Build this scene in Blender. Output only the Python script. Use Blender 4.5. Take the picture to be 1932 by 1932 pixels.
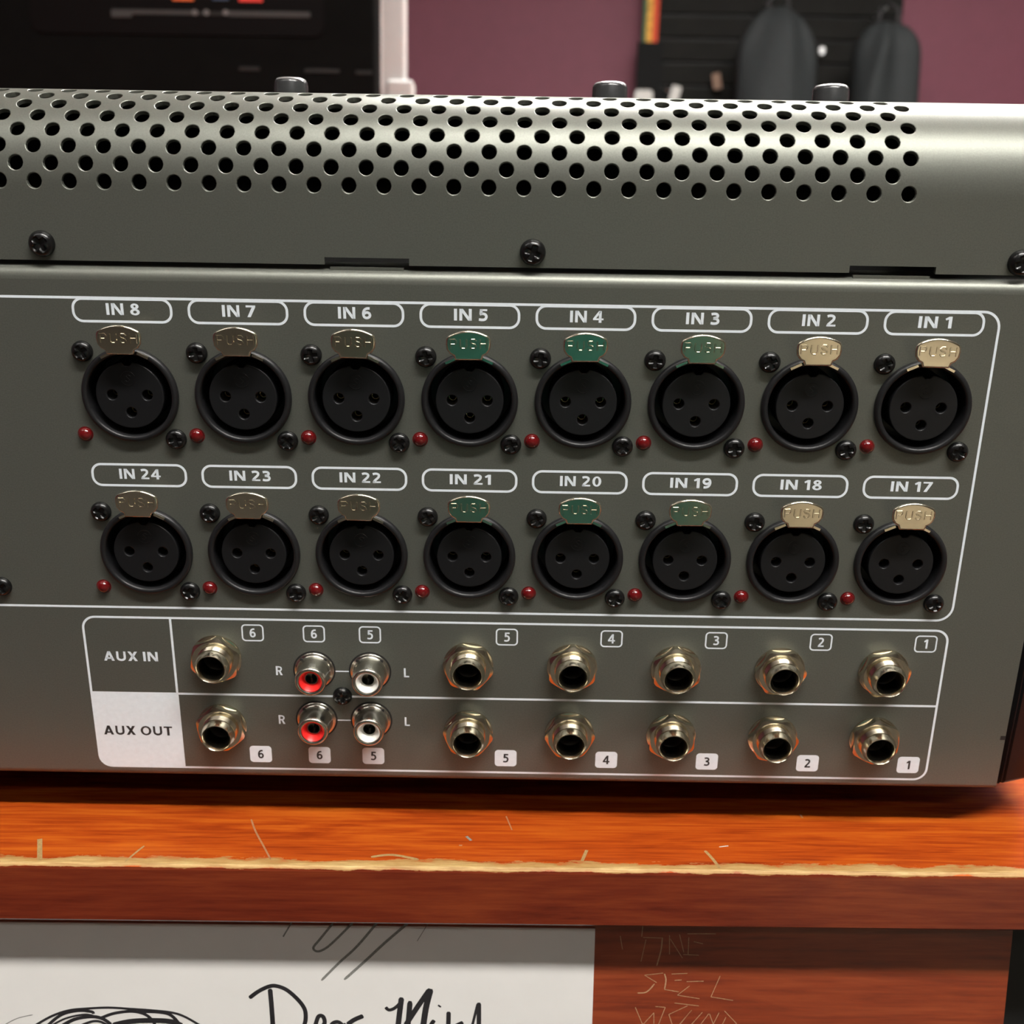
import bpy, bmesh, math, random
from mathutils import Matrix, Vector

random.seed(7)
for o in list(bpy.data.objects):
    bpy.data.objects.remove(o, do_unlink=True)
scene = bpy.context.scene
COL = scene.collection
MM = 0.001
PI = math.pi

# ------------------------------------------------------------------ camera
F_PX, CX, CY = 2158.0, 966.0, 966.0
LIFT = 0.011                              # the console stands on feet this much higher than a flush fit
CAM = Vector((-0.002501, -0.280476, 0.134214 + LIFT))
RIGHT = Vector((0.9998624, 0.0049808, 0.0158237))
DOWN = Vector((0.0164625, -0.1802915, -0.9834754))
FWD = Vector((-0.0020456, 0.9836006, -0.1803487))
cd = bpy.data.cameras.new('camera')
cam = bpy.data.objects.new('camera', cd)
COL.objects.link(cam)
cd.sensor_width = 36.0
cd.lens = 36.0 * F_PX / 1932.0
cd.clip_start = 0.01
cd.clip_end = 30
cd.dof.use_dof = True
cd.dof.focus_distance = 0.287
cd.dof.aperture_fstop = 20.0
mw = Matrix.Identity(4)
for i in range(3):
    mw[i][0] = RIGHT[i]; mw[i][1] = -DOWN[i]; mw[i][2] = -FWD[i]; mw[i][3] = CAM[i]
cam.matrix_world = mw
scene.camera = cam

# ------------------------------------------------------------------ world, exposure
w = bpy.data.worlds.new('world'); scene.world = w
w.use_nodes = True
w.node_tree.nodes['Background'].inputs[0].default_value = (0.5, 0.48, 0.45, 1)
w.node_tree.nodes['Background'].inputs[1].default_value = 0.05
vs = scene.view_settings
vs.view_transform = 'Standard'; vs.look = 'None'; vs.gamma = 1; vs.use_curve_mapping = False
vs.exposure = 0.0

# ceiling fixtures: (x, y, length x, width y, strength)
FIXTURES = [(0.50, -0.97, 1.5, 0.16, 96.0),
            (-1.3, -0.95, 1.2, 0.16, 14.0),
            (0.55, 1.10, 1.5, 0.16, 120.0),
            (1.75, 2.00, 1.2, 0.16, 30.0),  # added fixture, brightens the right side of the purple wall
            (0.45, -2.35, 1.5, 0.16, 16.0)]
LIGHT_COL = (1.0, 0.975, 0.93, 1)

# room extents
RX0, RX1, RY0, RY1, RZ0, RZ1 = -3.2, 3.2, -4.2, 3.45, -0.92, 1.75


def ray(px, py):
    return RIGHT * ((px - CX) / F_PX) + DOWN * ((py - CY) / F_PX) + FWD


def at_y(px, py, y):
    d = ray(px, py); return CAM + d * ((y - CAM.y) / d.y)


def at_z(px, py, z):
    d = ray(px, py); return CAM + d * ((z - CAM.z) / d.z)


# ------------------------------------------------------------------ materials
def node_mat(name):
    m = bpy.data.materials.new(name); m.use_nodes = True
    nt = m.node_tree
    return m, nt, nt.nodes['Principled BSDF']


def setp(b, **k):
    names = dict(col='Base Color', rough='Roughness', metal='Metallic', coat='Coat Weight',
                 coatr='Coat Roughness', spec='Specular IOR Level', trans='Transmission Weight',
                 ior='IOR', alpha='Alpha', sheen='Sheen Weight')
    for a, v in k.items():
        if a == 'col': v = (*v, 1) if len(v) == 3 else v
        b.inputs[names[a]].default_value = v


def add_noise(nt, scale, detail=4, vec=None, rough=0.6):
    n = nt.nodes.new('ShaderNodeTexNoise'); n.inputs['Scale'].default_value = scale
    n.inputs['Detail'].default_value = detail; n.inputs['Roughness'].default_value = rough
    if vec is not None: nt.links.new(vec, n.inputs['Vector'])
    return n


def obj_vec(nt, scale=(1, 1, 1)):
    tc = nt.nodes.new('ShaderNodeTexCoord')
    mp = nt.nodes.new('ShaderNodeMapping'); mp.inputs['Scale'].default_value = scale
    nt.links.new(tc.outputs['Object'], mp.inputs['Vector'])
    return mp.outputs['Vector']


def ramp(nt, fac, stops):
    r = nt.nodes.new('ShaderNodeValToRGB')
    el = r.color_ramp.elements
    while len(el) < len(stops): el.new(0.5)
    for e, (p, c) in zip(el, stops):
        e.position = p; e.color = (*c, 1) if len(c) == 3 else c
    nt.links.new(fac, r.inputs['Fac'])
    return r.outputs['Color']


def bump(nt, b, h, strength, dist):
    n = nt.nodes.new('ShaderNodeBump'); n.inputs['Strength'].default_value = strength
    n.inputs['Distance'].default_value = dist
    nt.links.new(h, n.inputs['Height']); nt.links.new(n.outputs['Normal'], b.inputs['Normal'])


def simple(name, col, rough=0.5, metal=0.0, var=0.12, scale=900, bmp=0.0, **k):
    m, nt, b = node_mat(name)
    setp(b, rough=rough, metal=metal, **k)
    v = obj_vec(nt)
    n = add_noise(nt, scale, 3, v)
    lo = tuple(max(0, c * (1 - var)) for c in col); hi = tuple(min(1, c * (1 + var)) for c in col)
    nt.links.new(ramp(nt, n.outputs['Fac'], [(0.3, lo), (0.7, hi)]), b.inputs['Base Color'])
    if bmp: bump(nt, b, n.outputs['Fac'], bmp, 0.0001)
    return m


M = {}
M['panel'] = simple('gunmetal_paint', (0.155, 0.160, 0.137), 0.42, 0.55, 0.10, 2600, 0.10)
M['inner'] = simple('dark_inner_metal', (0.012, 0.011, 0.010), 0.7, 0.0)
M['print'] = simple('white_print', (0.86, 0.92, 0.97), 0.5, 0.0, 0.03, 700)
M['darkprint'] = simple('dark_print', (0.035, 0.035, 0.035), 0.5)
M['screw'] = simple('black_screw', (0.006, 0.006, 0.006), 0.25, 0.0, 0.2, 1500, spec=0.4)
M['shell'] = simple('black_shell_plastic', (0.011, 0.011, 0.012), 0.40, 0.0, 0.15, 2500, 0.15, spec=0.4)
M['insert'] = simple('black_insert_plastic', (0.008, 0.008, 0.009), 0.42, 0.0, 0.1, 1500, spec=0.35)
M['nickel'] = simple('nickel', (0.74, 0.67, 0.52), 0.18, 1.0, 0.05, 500)
M['tab'] = simple('nickel_tab', (0.78, 0.72, 0.58), 0.16, 1.0, 0.04, 500)
M['tin'] = simple('tin_plate', (0.62, 0.59, 0.52), 0.24, 1.0, 0.06, 900)
M['gold'] = simple('gold_contact', (0.65, 0.5, 0.25), 0.2, 1.0)
M['led'] = simple('red_lens', (0.115, 0.004, 0.005), 0.12, 0.0, 0.1, 300, coat=0.6, coatr=0.05)
M['red'] = simple('red_plastic', (0.80, 0.025, 0.022), 0.32, 0.0, 0.04, 300)
M['white'] = simple('white_plastic', (0.84, 0.82, 0.76), 0.35, 0.0, 0.03, 300)
M['cheek'] = simple('black_cheek', (0.006, 0.006, 0.007), 0.5, 0.0, 0.15, 1500, 0.1, spec=0.15)
M['knob'] = simple('knob_grey', (0.035, 0.036, 0.037), 0.26, 0.0, 0.1, 500, coat=0.3)
M['knobcap'] = simple('knob_cap', (0.55, 0.55, 0.55), 0.3, 0.6)
M['rubber'] = simple('rubber', (0.015, 0.015, 0.015), 0.8)
M['paper'] = simple('paper', (0.80, 0.775, 0.745), 0.7, 0.0, 0.02, 60)
M['ink'] = simple('marker_ink', (0.018, 0.016, 0.018), 0.6, 0.0, 0.3, 300)
M['carved'] = simple('carved_wood', (0.46, 0.26, 0.14), 0.6, 0.0, 0.25, 1200)
M['pencil'] = simple('faint_ink', (0.22, 0.215, 0.195), 0.7, 0.0, 0.35, 2500)
M['tape'] = simple('clear_tape_edge', (0.70, 0.68, 0.64), 0.35)
M['barewood'] = simple('bare_wood', (0.36, 0.22, 0.085), 0.6, 0.0, 0.25, 1200)
M['scratch'] = simple('scratched_varnish', (0.34, 0.15, 0.07), 0.55, 0.0, 0.25, 1200)
M['purple'] = simple('purple_wall_paint', (0.170, 0.041, 0.066), 0.65, 0.0, 0.04, 30)
M['cream'] = simple('cream_wall_paint', (0.20, 0.18, 0.15), 0.8, 0.0, 0.04, 20)
M['ceil'] = simple('ceiling_tile', (0.62, 0.60, 0.55), 0.9, 0.0, 0.06, 60)
M['carpet'] = simple('floor_carpet', (0.05, 0.043, 0.036), 0.95, 0.0, 0.3, 300)
M['blackcard'] = simple('black_card', (0.0035, 0.0035, 0.0033), 0.7, 0.0, 0.2, 40, spec=0.05)
M['blackgloss'] = simple('black_gloss_inset', (0.003, 0.002, 0.002), 0.6, 0.0, spec=0.08)
M['greyprint'] = simple('grey_print', (0.05, 0.05, 0.05), 0.6, spec=0.2)
M['dimprint'] = simple('dim_print', (0.02, 0.02, 0.02), 0.6, spec=0.2)
M['paleprint'] = simple('pale_print', (0.16, 0.16, 0.16), 0.6, spec=0.2)
M['whitepost'] = simple('white_enamel', (0.62, 0.61, 0.60), 0.4, 0.0, 0.03, 20)
M['orange'] = simple('orange_print', (0.8, 0.16, 0.03), 0.5)
M['bluep'] = simple('blue_print', (0.05, 0.08, 0.14), 0.5)
M['redp'] = simple('red_print', (0.8, 0.05, 0.03), 0.5)
M['slat'] = simple('black_slat', (0.012, 0.0115, 0.010), 0.7, 0.0, 0.2, 20, spec=0.12)
M['bag'] = simple('charcoal_nylon', (0.030, 0.034, 0.035), 0.7, 0.0, 0.15, 120, spec=0.25)
M['bagdark'] = simple('black_nylon', (0.015, 0.015, 0.016), 0.6)
M['sgreen'] = simple('strap_green', (0.03, 0.13, 0.05), 0.7)
M['syellow'] = simple('strap_yellow', (0.75, 0.36, 0.05), 0.7, 0.0, 0.4, 90)
M['sred'] = simple('strap_red', (0.65, 0.06, 0.015), 0.7)
M['sblack'] = simple('strap_leather', (0.006, 0.006, 0.006), 0.7, spec=0.15)
M['tag'] = simple('white_tag', (0.7, 0.68, 0.64), 0.6)
M['tan'] = simple('tan_tag', (0.30, 0.18, 0.12), 0.6)
M['steel'] = simple('steel', (0.6, 0.6, 0.6), 0.3, 1.0)
M['fixture'] = simple('fixture_enamel', (0.7, 0.7, 0.68), 0.5)
M['blackpaint'] = simple('black_paint', (0.008, 0.008, 0.008), 0.5)


def emit(name, strength):
    m = bpy.data.materials.new(name); m.use_nodes = True
    nt = m.node_tree; nt.nodes.remove(nt.nodes['Principled BSDF'])
    e = nt.nodes.new('ShaderNodeEmission'); e.inputs[0].default_value = LIGHT_COL
    e.inputs[1].default_value = strength
    nt.links.new(e.outputs[0], nt.nodes['Material Output'].inputs[0])
    return m


def wood(name, worn, c0, c1, c2):
    """varnished red wood, grain along X; worn = bare wood near local y=0,z=0 edge"""
    m, nt, b = node_mat(name)
    setp(b, rough=0.30, coat=0.25, coatr=0.18)
    v = obj_vec(nt, (13, 95, 95))
    v2 = obj_vec(nt, (42, 760, 760))
    n1 = add_noise(nt, 1.0, 5, v); n2 = add_noise(nt, 1.0, 4, v2)
    n1.inputs['Distortion'].default_value = 1.4
    mx = nt.nodes.new('ShaderNodeMath'); mx.operation = 'MULTIPLY_ADD'
    mx.inputs[1].default_value = 0.45
    nt.links.new(n2.outputs['Fac'], mx.inputs[0])
    m2 = nt.nodes.new('ShaderNodeMath'); m2.operation = 'MULTIPLY'; m2.inputs[1].default_value = 0.62
    nt.links.new(n1.outputs['Fac'], m2.inputs[0]); nt.links.new(m2.outputs[0], mx.inputs[2])
    col = ramp(nt, mx.outputs[0], [(0.36, c0), (0.52, c1), (0.68, c2)])
    out = col
    if worn:
        tc = nt.nodes.new('ShaderNodeTexCoord')
        sx = nt.nodes.new('ShaderNodeSeparateXYZ'); nt.links.new(tc.outputs['Object'], sx.inputs[0])
        # distance measure in mm: y*1000 + (-z)*2600
        a = nt.nodes.new('ShaderNodeMath'); a.operation = 'MULTIPLY'; a.inputs[1].default_value = 1000
        nt.links.new(sx.outputs['Y'], a.inputs[0])
        c = nt.nodes.new('ShaderNodeMath'); c.operation = 'MULTIPLY_ADD'; c.inputs[1].default_value = -5200
        nt.links.new(sx.outputs['Z'], c.inputs[0]); nt.links.new(a.outputs[0], c.inputs[2])
        nz = add_noise(nt, 1.0, 6, obj_vec(nt, (55, 160, 160)), 0.7)
        s = nt.nodes.new('ShaderNodeMath'); s.operation = 'MULTIPLY_ADD'
        s.inputs[1].default_value = 13.0; s.inputs[2].default_value = -2.3
        nt.links.new(nz.outputs['Fac'], s.inputs[0])
        lt = nt.nodes.new('ShaderNodeMath'); lt.operation = 'SUBTRACT'
        nt.links.new(s.outputs[0], lt.inputs[0]); nt.links.new(c.outputs[0], lt.inputs[1])
        cl = nt.nodes.new('ShaderNodeMapRange'); cl.inputs['From Min'].default_value = 0.0
        cl.inputs['From Max'].default_value = 0.8
        nt.links.new(lt.outputs[0], cl.inputs['Value'])
        bw = ramp(nt, add_noise(nt, 1.0, 4, obj_vec(nt, (120, 2500, 2500))).outputs['Fac'],
                  [(0.3, (0.30, 0.17, 0.05)), (0.62, (0.66, 0.46, 0.19))])
        fr = nt.nodes.new('ShaderNodeMapRange'); fr.inputs['From Max'].default_value = 4.0
        nt.links.new(lt.outputs[0], fr.inputs['Value'])
        m0 = nt.nodes.new('ShaderNodeMix'); m0.data_type = 'RGBA'
        m0.inputs['A'].default_value = (0.36, 0.17, 0.045, 1)
        nt.links.new(fr.outputs[0], m0.inputs['Factor']); nt.links.new(bw, m0.inputs['B'])
        bw = m0.outputs['Result']
        mix = nt.nodes.new('ShaderNodeMix'); mix.data_type = 'RGBA'
        nt.links.new(cl.outputs[0], mix.inputs['Factor'])
        nt.links.new(col, mix.inputs['A']); nt.links.new(bw, mix.inputs['B'])
        out = mix.outputs['Result']
        rr = nt.nodes.new('ShaderNodeMapRange'); rr.inputs['To Min'].default_value = 0.25
        rr.inputs['To Max'].default_value = 0.6
        nt.links.new(cl.outputs[0], rr.inputs['Value']); nt.links.new(rr.outputs[0], b.inputs['Roughness'])
        inv = nt.nodes.new('ShaderNodeMapRange'); inv.inputs['To Min'].default_value = 0.25
        inv.inputs['To Max'].default_value = 0.0
        nt.links.new(cl.outputs[0], inv.inputs['Value']); nt.links.new(inv.outputs[0], b.inputs['Coat Weight'])
    nt.links.new(out, b.inputs['Base Color'])
    bump(nt, b, n2.outputs['Fac'], 0.06, 0.0003)
    return m


M['woodtop'] = wood('varnished_wood_top', True, (0.20, 0.022, 0.004), (0.41, 0.062, 0.007), (0.56, 0.120, 0.011))
M['woodlip'] = wood('varnished_wood_lipping', True, (0.085, 0.010, 0.004), (0.145, 0.020, 0.007), (0.20, 0.034, 0.010))
M['woodfront'] = wood('varnished_wood_front', False, (0.14, 0.022, 0.010), (0.25, 0.042, 0.014), (0.34, 0.068, 0.022))


# ------------------------------------------------------------------ mesh builder (units: as given * scale)
class MB:
    def __init__(self, s=MM):
        self.v, self.f, self.m, self.s = [], [], [], s

    def add(self, verts, faces, mi=0):
        o = len(self.v)
        self.v += [tuple(p) for p in verts]
        self.f += [tuple(i + o for i in f) for f in faces]
        self.m += [mi] * len(faces)
        return self

    def box(self, x0, x1, y0, y1, z0, z1, mi=0):
        v = [(x, y, z) for z in (z0, z1) for y in (y0, y1) for x in (x0, x1)]
        f = [(0, 2, 3, 1), (4, 5, 7, 6), (0, 1, 5, 4), (2, 6, 7, 3), (0, 4, 6, 2), (1, 3, 7, 5)]
        return self.add(v, f, mi)

    def cbox(self, x0, x1, y0, y1, z0, z1, c, mi=0):
        """box with all edges chamfered by c"""
        bm = bmesh.new()
        bmesh.ops.create_cube(bm, size=1)
        for p in bm.verts:
            p.co = Vector((x0 + (p.co.x + .5) * (x1 - x0), y0 + (p.co.y + .5) * (y1 - y0), z0 + (p.co.z + .5) * (z1 - z0)))
        bmesh.ops.bevel(bm, geom=list(bm.edges), offset=c, segments=2, affect='EDGES', profile=0.5)
        bm.verts.index_update()
        self.add([p.co[:] for p in bm.verts], [[p.index for p in f.verts] for f in bm.faces], mi)
        bm.free(); return self

    def lathe(self, prof, n=48, mi=0, cx=0, cy=0, cap0=False, cap1=False):
        """prof: list of (r, z) from outside base; axis z"""
        v, f = [], []
        k = len(prof)
        for i in range(n):
            a = 2 * PI * i / n
            for r, z in prof: v.append((cx + r * math.cos(a), cy + r * math.sin(a), z))
        for i in range(n):
            j = (i + 1) % n
            for q in range(k - 1):
                f.append((i * k + q, j * k + q, j * k + q + 1, i * k + q + 1))
        if cap1: f.append(tuple(i * k + k - 1 for i in range(n)))
        if cap0: f.append(tuple(i * k for i in range(n - 1, -1, -1)))
        return self.add(v, f, mi)

    def prism(self, poly, z0, z1, mi=0):
        n = len(poly)
        v = [(x, y, z0) for x, y in poly] + [(x, y, z1) for x, y in poly]
        f = [tuple(range(n - 1, -1, -1)), tuple(range(n, 2 * n))]
        f += [(i, (i + 1) % n, n + (i + 1) % n, n + i) for i in range(n)]
        return self.add(v, f, mi)

    def tube(self, pts, r, n=6, mi=0):
        pts = [Vector(p) for p in pts]
        v, f = [], []
        for i, p in enumerate(pts):
            t = (pts[min(i + 1, len(pts) - 1)] - pts[max(i - 1, 0)]).normalized()
            up = Vector((0, 0, 1)) if abs(t.z) < 0.9 else Vector((1, 0, 0))
            a = t.cross(up).normalized(); b = a.cross(t).normalized()
            rr = r[i] if isinstance(r, (list, tuple)) else r
            for k in range(n):
                an = 2 * PI * k / n
                v.append(p + a * (rr * math.cos(an)) + b * (rr * math.sin(an)))
        for i in range(len(pts) - 1):
            for k in range(n):
                k2 = (k + 1) % n
                f.append((i * n + k, i * n + k2, (i + 1) * n + k2, (i + 1) * n + k))
        f.append(tuple(range(n - 1, -1, -1))); f.append(tuple((len(pts) - 1) * n + k for k in range(n)))
        return self.add(v, f, mi)

    def ribbon(self, pts, wd, z=0.0, mi=0, taper=True):
        """flat stroke in the XY plane at height z with round-ish ends"""
        P = smooth2(pts)
        L, Rr = [], []
        for i, p in enumerate(P):
            a = P[min(i + 1, len(P) - 1)]; b = P[max(i - 1, 0)]
            t = Vector((a[0] - b[0], a[1] - b[1])); t = t.normalized() if t.length > 0 else Vector((1, 0))
            h = wd / 2
            if taper and i in (0, len(P) - 1): h *= 0.55
            L.append((p[0] - t.y * h, p[1] + t.x * h, z)); Rr.append((p[0] + t.y * h, p[1] - t.x * h, z))
        n = len(P)
        return self.add(L + Rr, [(i, n + i, n + i + 1, i + 1) for i in range(n - 1)], mi)

    def mesh_in(self, me, mat=None, mi=0):
        v = [(mat @ p.co if mat else p.co)[:] for p in me.vertices]
        return self.add(v, [tuple(p.vertices) for p in me.polygons], mi)

    def mesh(self, name, mats, smooth=None, recalc=True):
        me = bpy.data.meshes.new(name)
        s = self.s
        me.from_pydata([(x * s, y * s, z * s) for x, y, z in self.v], [], self.f)
        for m in (mats if isinstance(mats, (list, tuple)) else [mats]): me.materials.append(m)
        me.polygons.foreach_set('material_index', self.m)
        if recalc:
            bm = bmesh.new(); bm.from_mesh(me)
            bmesh.ops.recalc_face_normals(bm, faces=bm.faces)
            bm.to_mesh(me); bm.free()
        if smooth is not None:
            me.polygons.foreach_set('use_smooth', [True] * len(me.polygons))
            me.set_sharp_from_angle(angle=math.radians(smooth))
        me.update()
        return me


def smooth2(pts, n=6):
    """Catmull-Rom through 2D points"""
    if len(pts) < 3: return [tuple(p) for p in pts]
    out = []
    for i in range(len(pts) - 1):
        p0, p1, p2, p3 = pts[max(i - 1, 0)], pts[i], pts[i + 1], pts[min(i + 2, len(pts) - 1)]
        for k in range(n):
            t = k / n
            out.append(tuple(0.5 * (2 * b + (c - a) * t + (2 * a - 5 * b + 4 * c - d) * t * t + (3 * b - a - 3 * c + d) * t ** 3)
                             for a, b, c, d in zip(p0, p1, p2, p3)))
    out.append(tuple(pts[-1]))
    return out


def link(name, me, parent=None, mat=None, label=None, kind=None):
    o = bpy.data.objects.new(name, me); COL.objects.link(o)
    if parent is not None: o.parent = parent
    if mat is not None:
        if isinstance(mat, Matrix): o.matrix_local = mat
        else: o.location = mat
    if label: o['label'] = label
    if kind: o['kind'] = kind
    return o


def thing(o, label, cat, group=None):
    o['label'] = label; o['category'] = cat
    if group: o['group'] = group
    return o


def empty(name, loc, label, cat, group=None):
    o = bpy.data.objects.new(name, None); COL.objects.link(o)
    o.empty_display_size = 0.02
    o.location = loc
    return thing(o, label, cat, group)


def circle(cx, cy, r, n=32, a0=0.0):
    return [(cx + r * math.cos(a0 + 2 * PI * i / n), cy + r * math.sin(a0 + 2 * PI * i / n)) for i in range(n)]


def rrect(x0, x1, y0, y1, r, n=8):
    out = []
    for cx, cy, a in ((x1 - r, y1 - r, 0), (x0 + r, y1 - r, 90), (x0 + r, y0 + r, 180), (x1 - r, y0 + r, 270)):
        for i in range(n + 1):
            t = math.radians(a + 90 * i / n); out.append((cx + r * math.cos(t), cy + r * math.sin(t)))
    return out


def curve_mesh(loops, ext=0.0, bev=0.0):
    """filled 2D shape with holes (even-odd) -> temporary mesh"""
    cu = bpy.data.curves.new('tmp', 'CURVE'); cu.dimensions = '2D'; cu.fill_mode = 'BOTH'
    cu.extrude = ext; cu.bevel_depth = bev; cu.bevel_resolution = 3
    for lp in loops:
        sp = cu.splines.new('POLY'); sp.points.add(len(lp) - 1); sp.use_cyclic_u = True
        for p, (x, y) in zip(sp.points, lp): p.co = (x, y, 0, 1)
    o = bpy.data.objects.new('tmp', cu); COL.objects.link(o)
    dg = bpy.context.evaluated_depsgraph_get(); dg.update()
    me = bpy.data.meshes.new_from_object(o.evaluated_get(dg))
    bpy.data.objects.remove(o); bpy.data.curves.remove(cu)
    return me


E_ = 0.095


def ring_pts(cx, cy, rx, ry, n=28):
    return ('ring', [(cx + rx * math.cos(2 * PI * i / n), cy + ry * math.sin(2 * PI * i / n)) for i in range(n)],
            [(cx + (rx - .185) * math.cos(2 * PI * i / n), cy + (ry - .165) * math.sin(2 * PI * i / n)) for i in range(n)])


def rc(x0, y0, x1, y1): return ('poly', [(x0, y0), (x1, y0), (x1, y1), (x0, y1)])


def pg(*p): return ('poly', list(p))


def sk(*p): return ('stroke', list(p))


SIX = [(.50, .895), (.36, .90), (.20, .81), (.11, .60), (.10, .36), (.16, .16), (.31, .09), (.46, .17), (.51, .33), (.45, .50), (.30, .56), (.13, .44)]
GLYPH = {
    'I': (.19, [rc(0, 0, .19, 1)]),
    'N': (.76, [rc(0, 0, .18, 1), rc(.58, 0, .76, 1), pg((0, 1), (.22, 1), (.76, 0), (.54, 0))]),
    'A': (.78, [pg((0, 0), (.20, 0), (.49, 1), (.29, 1)), pg((.78, 0), (.58, 0), (.29, 1), (.49, 1)), rc(.17, .20, .61, .36)]),
    'U': (.72, [sk((E_, 1), (E_, .7), (E_, .36), (.16, .18), (.36, .09), (.56, .18), (.72 - E_, .36), (.72 - E_, .7), (.72 - E_, 1))]),
    'X': (.72, [pg((0, 0), (.22, 0), (.72, 1), (.50, 1)), pg((0, 1), (.22, 1), (.72, 0), (.50, 0))]),
    'O': (.84, [ring_pts(.42, .5, .42, .515, 36)]),
    'T': (.66, [rc(0, .84, .66, 1), rc(.235, 0, .425, 1)]),
    'R': (.66, [rc(0, 0, .18, 1), sk((.1, .91), (.34, .91), (.49, .84), (.53, .69), (.48, .55), (.34, .48), (.1, .48)), pg((.25, .46), (.44, .46), (.66, 0), (.45, 0))]),
    'L': (.52, [rc(0, 0, .18, 1), rc(0, 0, .52, .16)]),
    'S': (.56, [sk((.50, .86), (.36, .91), (.18, .88), (.10, .74), (.18, .60), (.38, .46), (.47, .30), (.40, .14), (.22, .09), (.05, .14))]),
    '0': (.62, [ring_pts(.31, .5, .31, .51)]),
    '1': (.40, [rc(.20, 0, .39, 1), pg((0, .82), (.05, .67), (.21, .75), (.21, 1))]),
    '2': (.60, [sk((.05, .86), (.20, .915), (.36, .90), (.47, .78), (.44, .58), (.30, .38), (.12, .15)), rc(.03, 0, .60, .165), pg((.03, .0), (.03, .12), (.1, .2), (.3, .12))]),
    '3': (.58, [sk((.05, .88), (.22, .915), (.38, .88), (.45, .75), (.38, .60), (.18, .53)), sk((.18, .53), (.40, .47), (.49, .30), (.42, .13), (.22, .085), (.03, .13))]),
    '4': (.68, [rc(.37, 0, .55, 1), rc(0, .22, .68, .37), pg((0, .36), (.37, 1), (.55, 1), (.19, .36))]),
    '5': (.56, [rc(.09, .84, .54, 1), pg((.09, 1), (.27, 1), (.24, .55), (.06, .55)), sk((.08, .56), (.25, .61), (.42, .55), (.49, .36), (.42, .15), (.24, .085), (.03, .12))]),
    '6': (.61, [sk(*SIX)]),
    '7': (.60, [rc(0, .83, .60, 1), pg((.38, .85), (.60, .85), (.28, 0), (.07, 0))]),
    '8': (.60, [ring_pts(.30, .755, .255, .25), ring_pts(.30, .275, .30, .28)]),
    '9': (.61, [sk(*[(.61 - x, 1 - y) for x, y in SIX])])}


def put_text(mb, body, cx, cy, wd, ht, z, mi=0, bold=0.19):
    """sans-serif lettering of cap height ht, fitted to width wd, centred on (cx, cy)"""
    adv, x = [], 0.0
    for ch in body:
        adv.append(x)
        x += (.27 if ch == ' ' else GLYPH[ch][0] + .14)
    w0 = x - .14
    sx = wd / w0 if wd else ht
    X = lambda p, a: (cx + (p[0] + a - w0 / 2) * sx, cy + (p[1] - .5) * ht)
    for ch, a in zip(body, adv):
        if ch == ' ': continue
        for g in GLYPH[ch][1]:
            if g[0] == 'poly':
                P_ = [X(p, a) for p in g[1]]; mb.add([(*p, z) for p in P_], [tuple(range(len(P_)))], mi)
            elif g[0] == 'ring':
                A_ = [X(p, a) for p in g[1]]; B_ = [X(p, a) for p in g[2]]; n = len(A_)
                mb.add([(*p, z) for p in A_ + B_], [(i, (i + 1) % n, n + (i + 1) % n, n + i) for i in range(n)], mi)
            else:
                mb.ribbon([X(p, a) for p in g[1]], bold * (sx + ht) / 2, z, mi, taper=False)


# ------------------------------------------------------------------ room shell
def struct(name, mb, mat, smooth=None):
    o = link(name, mb.mesh(name, mat, smooth)); o['kind'] = 'structure'; return o


struct('floor', MB(1).box(RX0 - .1, RX1 + .1, RY0 - .1, RY1 + .1, RZ0 - .1, RZ0), M['carpet'])
struct('ceiling', MB(1).box(RX0 - .1, RX1 + .1, RY0 - .1, RY1 + .1, RZ1, RZ1 + .1), M['ceil'])
struct('wall_back', MB(1).box(RX0, RX1, RY1, RY1 + .1, RZ0, RZ1), M['purple'])
struct('wall_front', MB(1).box(RX0, RX1, RY0 - .1, RY0, RZ0, RZ1), M['cream'])
struct('wall_left', MB(1).box(RX0 - .1, RX0, RY0, RY1, RZ0, RZ1), M['purple'])
struct('wall_right', MB(1).box(RX1, RX1 + .1, RY0, RY1, RZ0, RZ1), M['cream'])
struct('baseboard_back', MB(1).box(RX0, RX1, RY1 - .015, RY1, RZ0, RZ0 + .1), M['whitepost'])

where = ['above the front edge of the counter', 'off to one side of the counter', 'above the rear of the counter',
         'added to brighten the purple wall beside the slatwall', 'above the open floor facing the counter']
for i, (x, y, lx, wy, st) in enumerate(FIXTURES):
    t = empty('ceiling_light', (x, y, RZ1), 'long fluorescent ceiling light fixture ' + where[i], 'ceiling light', 'fluorescent ceiling fixtures')
    b = MB(1).cbox(-lx / 2 - .03, lx / 2 + .03, -wy / 2 - .03, wy / 2 + .03, -0.05, 0.0, .008)
    link('housing', b.mesh('housing', M['fixture']), t)
    b = MB(1).cbox(-lx / 2, lx / 2, -wy / 2, wy / 2, -0.065, -0.052, .005)
    link('diffuser', b.mesh('diffuser', emit('diffuser_glow', st)), t)

# ------------------------------------------------------------------ wooden counter
ROT = math.radians(0.67)                  # the counter edge is not quite parallel to the mixer
EY = at_z(966, 1640, 0.0).y
ct = empty('wooden_counter', (-0.0016, EY, RZ0), 'red varnished wooden shop counter with a worn pale front edge', 'counter')
ct.rotation_euler = (0, 0, ROT)
CT = Matrix.Translation((-0.0016, EY, 0)) @ Matrix.Rotation(ROT, 4, 'Z')
CTI = CT.inverted()
TOPT = 0.0161
b = MB(1)
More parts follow.
